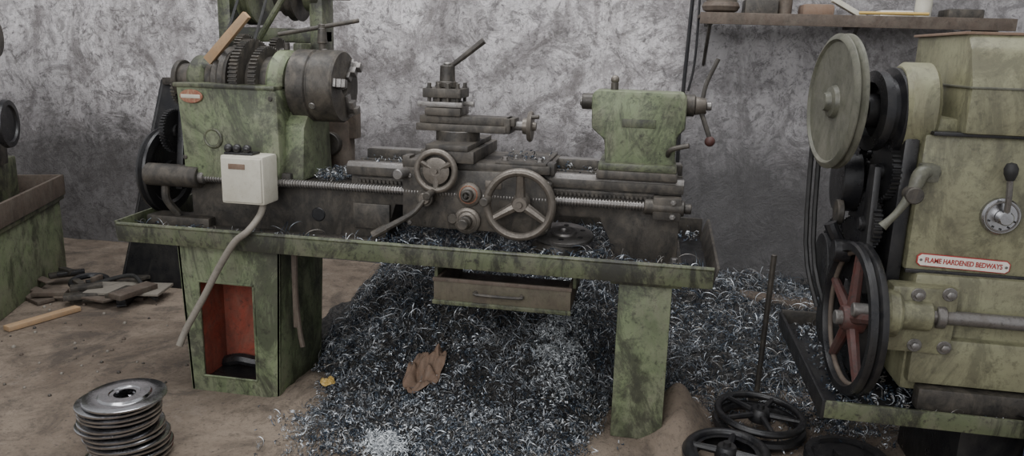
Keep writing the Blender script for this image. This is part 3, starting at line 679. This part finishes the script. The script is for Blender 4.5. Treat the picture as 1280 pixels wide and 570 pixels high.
for i in range(60):
    x=random.uniform(-3.1,-1.9);y=random.uniform(2.4,3.5); b.sph((x,y,.002),random.uniform(.003,.010),random.choice(['rust','iron','rubber']),7)
b.out('floor_pebbles')
b=B(); b.hexa([(.55,4.05,.06),(1.0,4.0,.06),(1.0,4.15,.06),(.55,4.2,.06),(.55,4.06,.15),(1.0,4.02,.14),(1.0,4.14,.14),(.55,4.19,.15)],'rust',.01); b.out('wooden_block')

# ------------------------------------------------------------------ shelf
SH=empty('wall_shelf',(1.0,4.4,1.6))
b=B()
b.box(.22,1.75,4.28,4.57,1.60,1.618,'rust',.003); b.box(.22,1.75,4.275,4.285,1.565,1.625,'rust',.003)
for x in (.26,1.0,1.65): b.box(x,x+.03,4.3,4.57,1.56,1.60,'iron',.003); b.tube([(x+.015,4.3,1.57),(x+.015,4.56,1.35)],.01,'iron',6,2)
b.out('board',SH)
b=B()
b.tor((.33,4.40,1.66),(0,0,1),.07,.03,'rust',28,8); b.tor((.33,4.40,1.70),(0.1,0,1),.06,.025,'rubber',28,8)
b.box(.45,.62,4.33,4.5,1.618,1.70,'iron',.01); b.cyl((.66,4.38,1.618),(.66,4.38,1.76),.035,'rust'); b.box(.74,.90,4.32,4.48,1.618,1.68,'rag',.02)
b.M=Matrix.Translation((1.0,4.38,1.65))@Matrix.Rotation(.5,4,'Y'); b.box(-.12,.12,-.03,.03,-.012,.012,'cream',.003); b.M=Matrix.Identity(4)
b.box(1.12,1.28,4.32,4.45,1.618,1.655,'white',.006); b.cyl((1.34,4.38,1.618),(1.34,4.38,1.72),.04,'cream'); b.box(1.45,1.62,4.34,4.5,1.618,1.67,'iron',.01)
b.cyl((1.02,4.33,1.64),(1.35,4.31,1.64),.008,'yellow')
b.out('shelf_clutter',SH)
b=B(); b.tube([(.19,4.55,1.9),(.18,4.54,1.5),(.17,4.53,1.0),(.18,4.54,.55)],.011,'black',8,6); b.tube([(.22,4.55,1.9),(.225,4.53,1.4),(.20,4.53,1.2)],.007,'black',8,6); b.out('wall_conduit')
g=grid('n',0,1,0,1,20,20,lambda x,y:0,'navy')
def nv(x,y):
    X=1.10+.45*x-.02*y
    if y<.3: return (X,2.26-.09*(y/.3),.41+.03*math.sin(math.pi*y/.6))
    k=(y-.3)/.7; return (X,2.17-.02*math.sin(x*18+k*2)-.01*k,.44-.36*k)
g.v=[nv(x,y) for x,y,_ in g.v]; g.out('navy_cloth',ang=180)

# ------------------------------------------------------------------ light, world, camera
def area(name,loc,tgt,sx,sy,e,col):
    l=bpy.data.lights.new(name,'AREA'); l.shape='RECTANGLE'; l.size=sx;l.size_y=sy;l.energy=e;l.color=col
    o=bpy.data.objects.new(name,l);o.location=loc;o.rotation_euler=(Vector(tgt)-Vector(loc)).to_track_quat('-Z','Y').to_euler();SC.objects.link(o)
area('doorway_daylight',(-1.2,-1.6,2.6),(-.4,3.4,.6),3.5,2.4,125,(.99,.99,1))
area('wall_fill_light',(-.8,2.7,4.2),(-.8,4.3,.6),4.5,1.8,165,(.98,.985,1))  # added fill lamp to brighten the back wall evenly, not an actual roof opening
w=bpy.data.worlds.new('World'); bpy.context.scene.world=w; w.use_nodes=True
bg=w.node_tree.nodes['Background']; bg.inputs[0].default_value=(.90,.91,.94,1); bg.inputs[1].default_value=.68
cam=bpy.data.cameras.new('camera'); cam.sensor_width=36; cam.lens=36*950/1280; cam.clip_start=.05
co=bpy.data.objects.new('camera',cam); SC.objects.link(co)
Rv=Vector((.9831,.1806,.0306));Uv=Vector((-.0705,.2193,.9731))
Rv.normalize(); Uv=(Uv-Rv*Uv.dot(Rv)).normalized(); Bk=Rv.cross(Uv)
co.matrix_world=Matrix((( Rv.x,Uv.x,Bk.x,0),(Rv.y,Uv.y,Bk.y,0),(Rv.z,Uv.z,Bk.z,1.4),(0,0,0,1)))
bpy.context.scene.camera=co
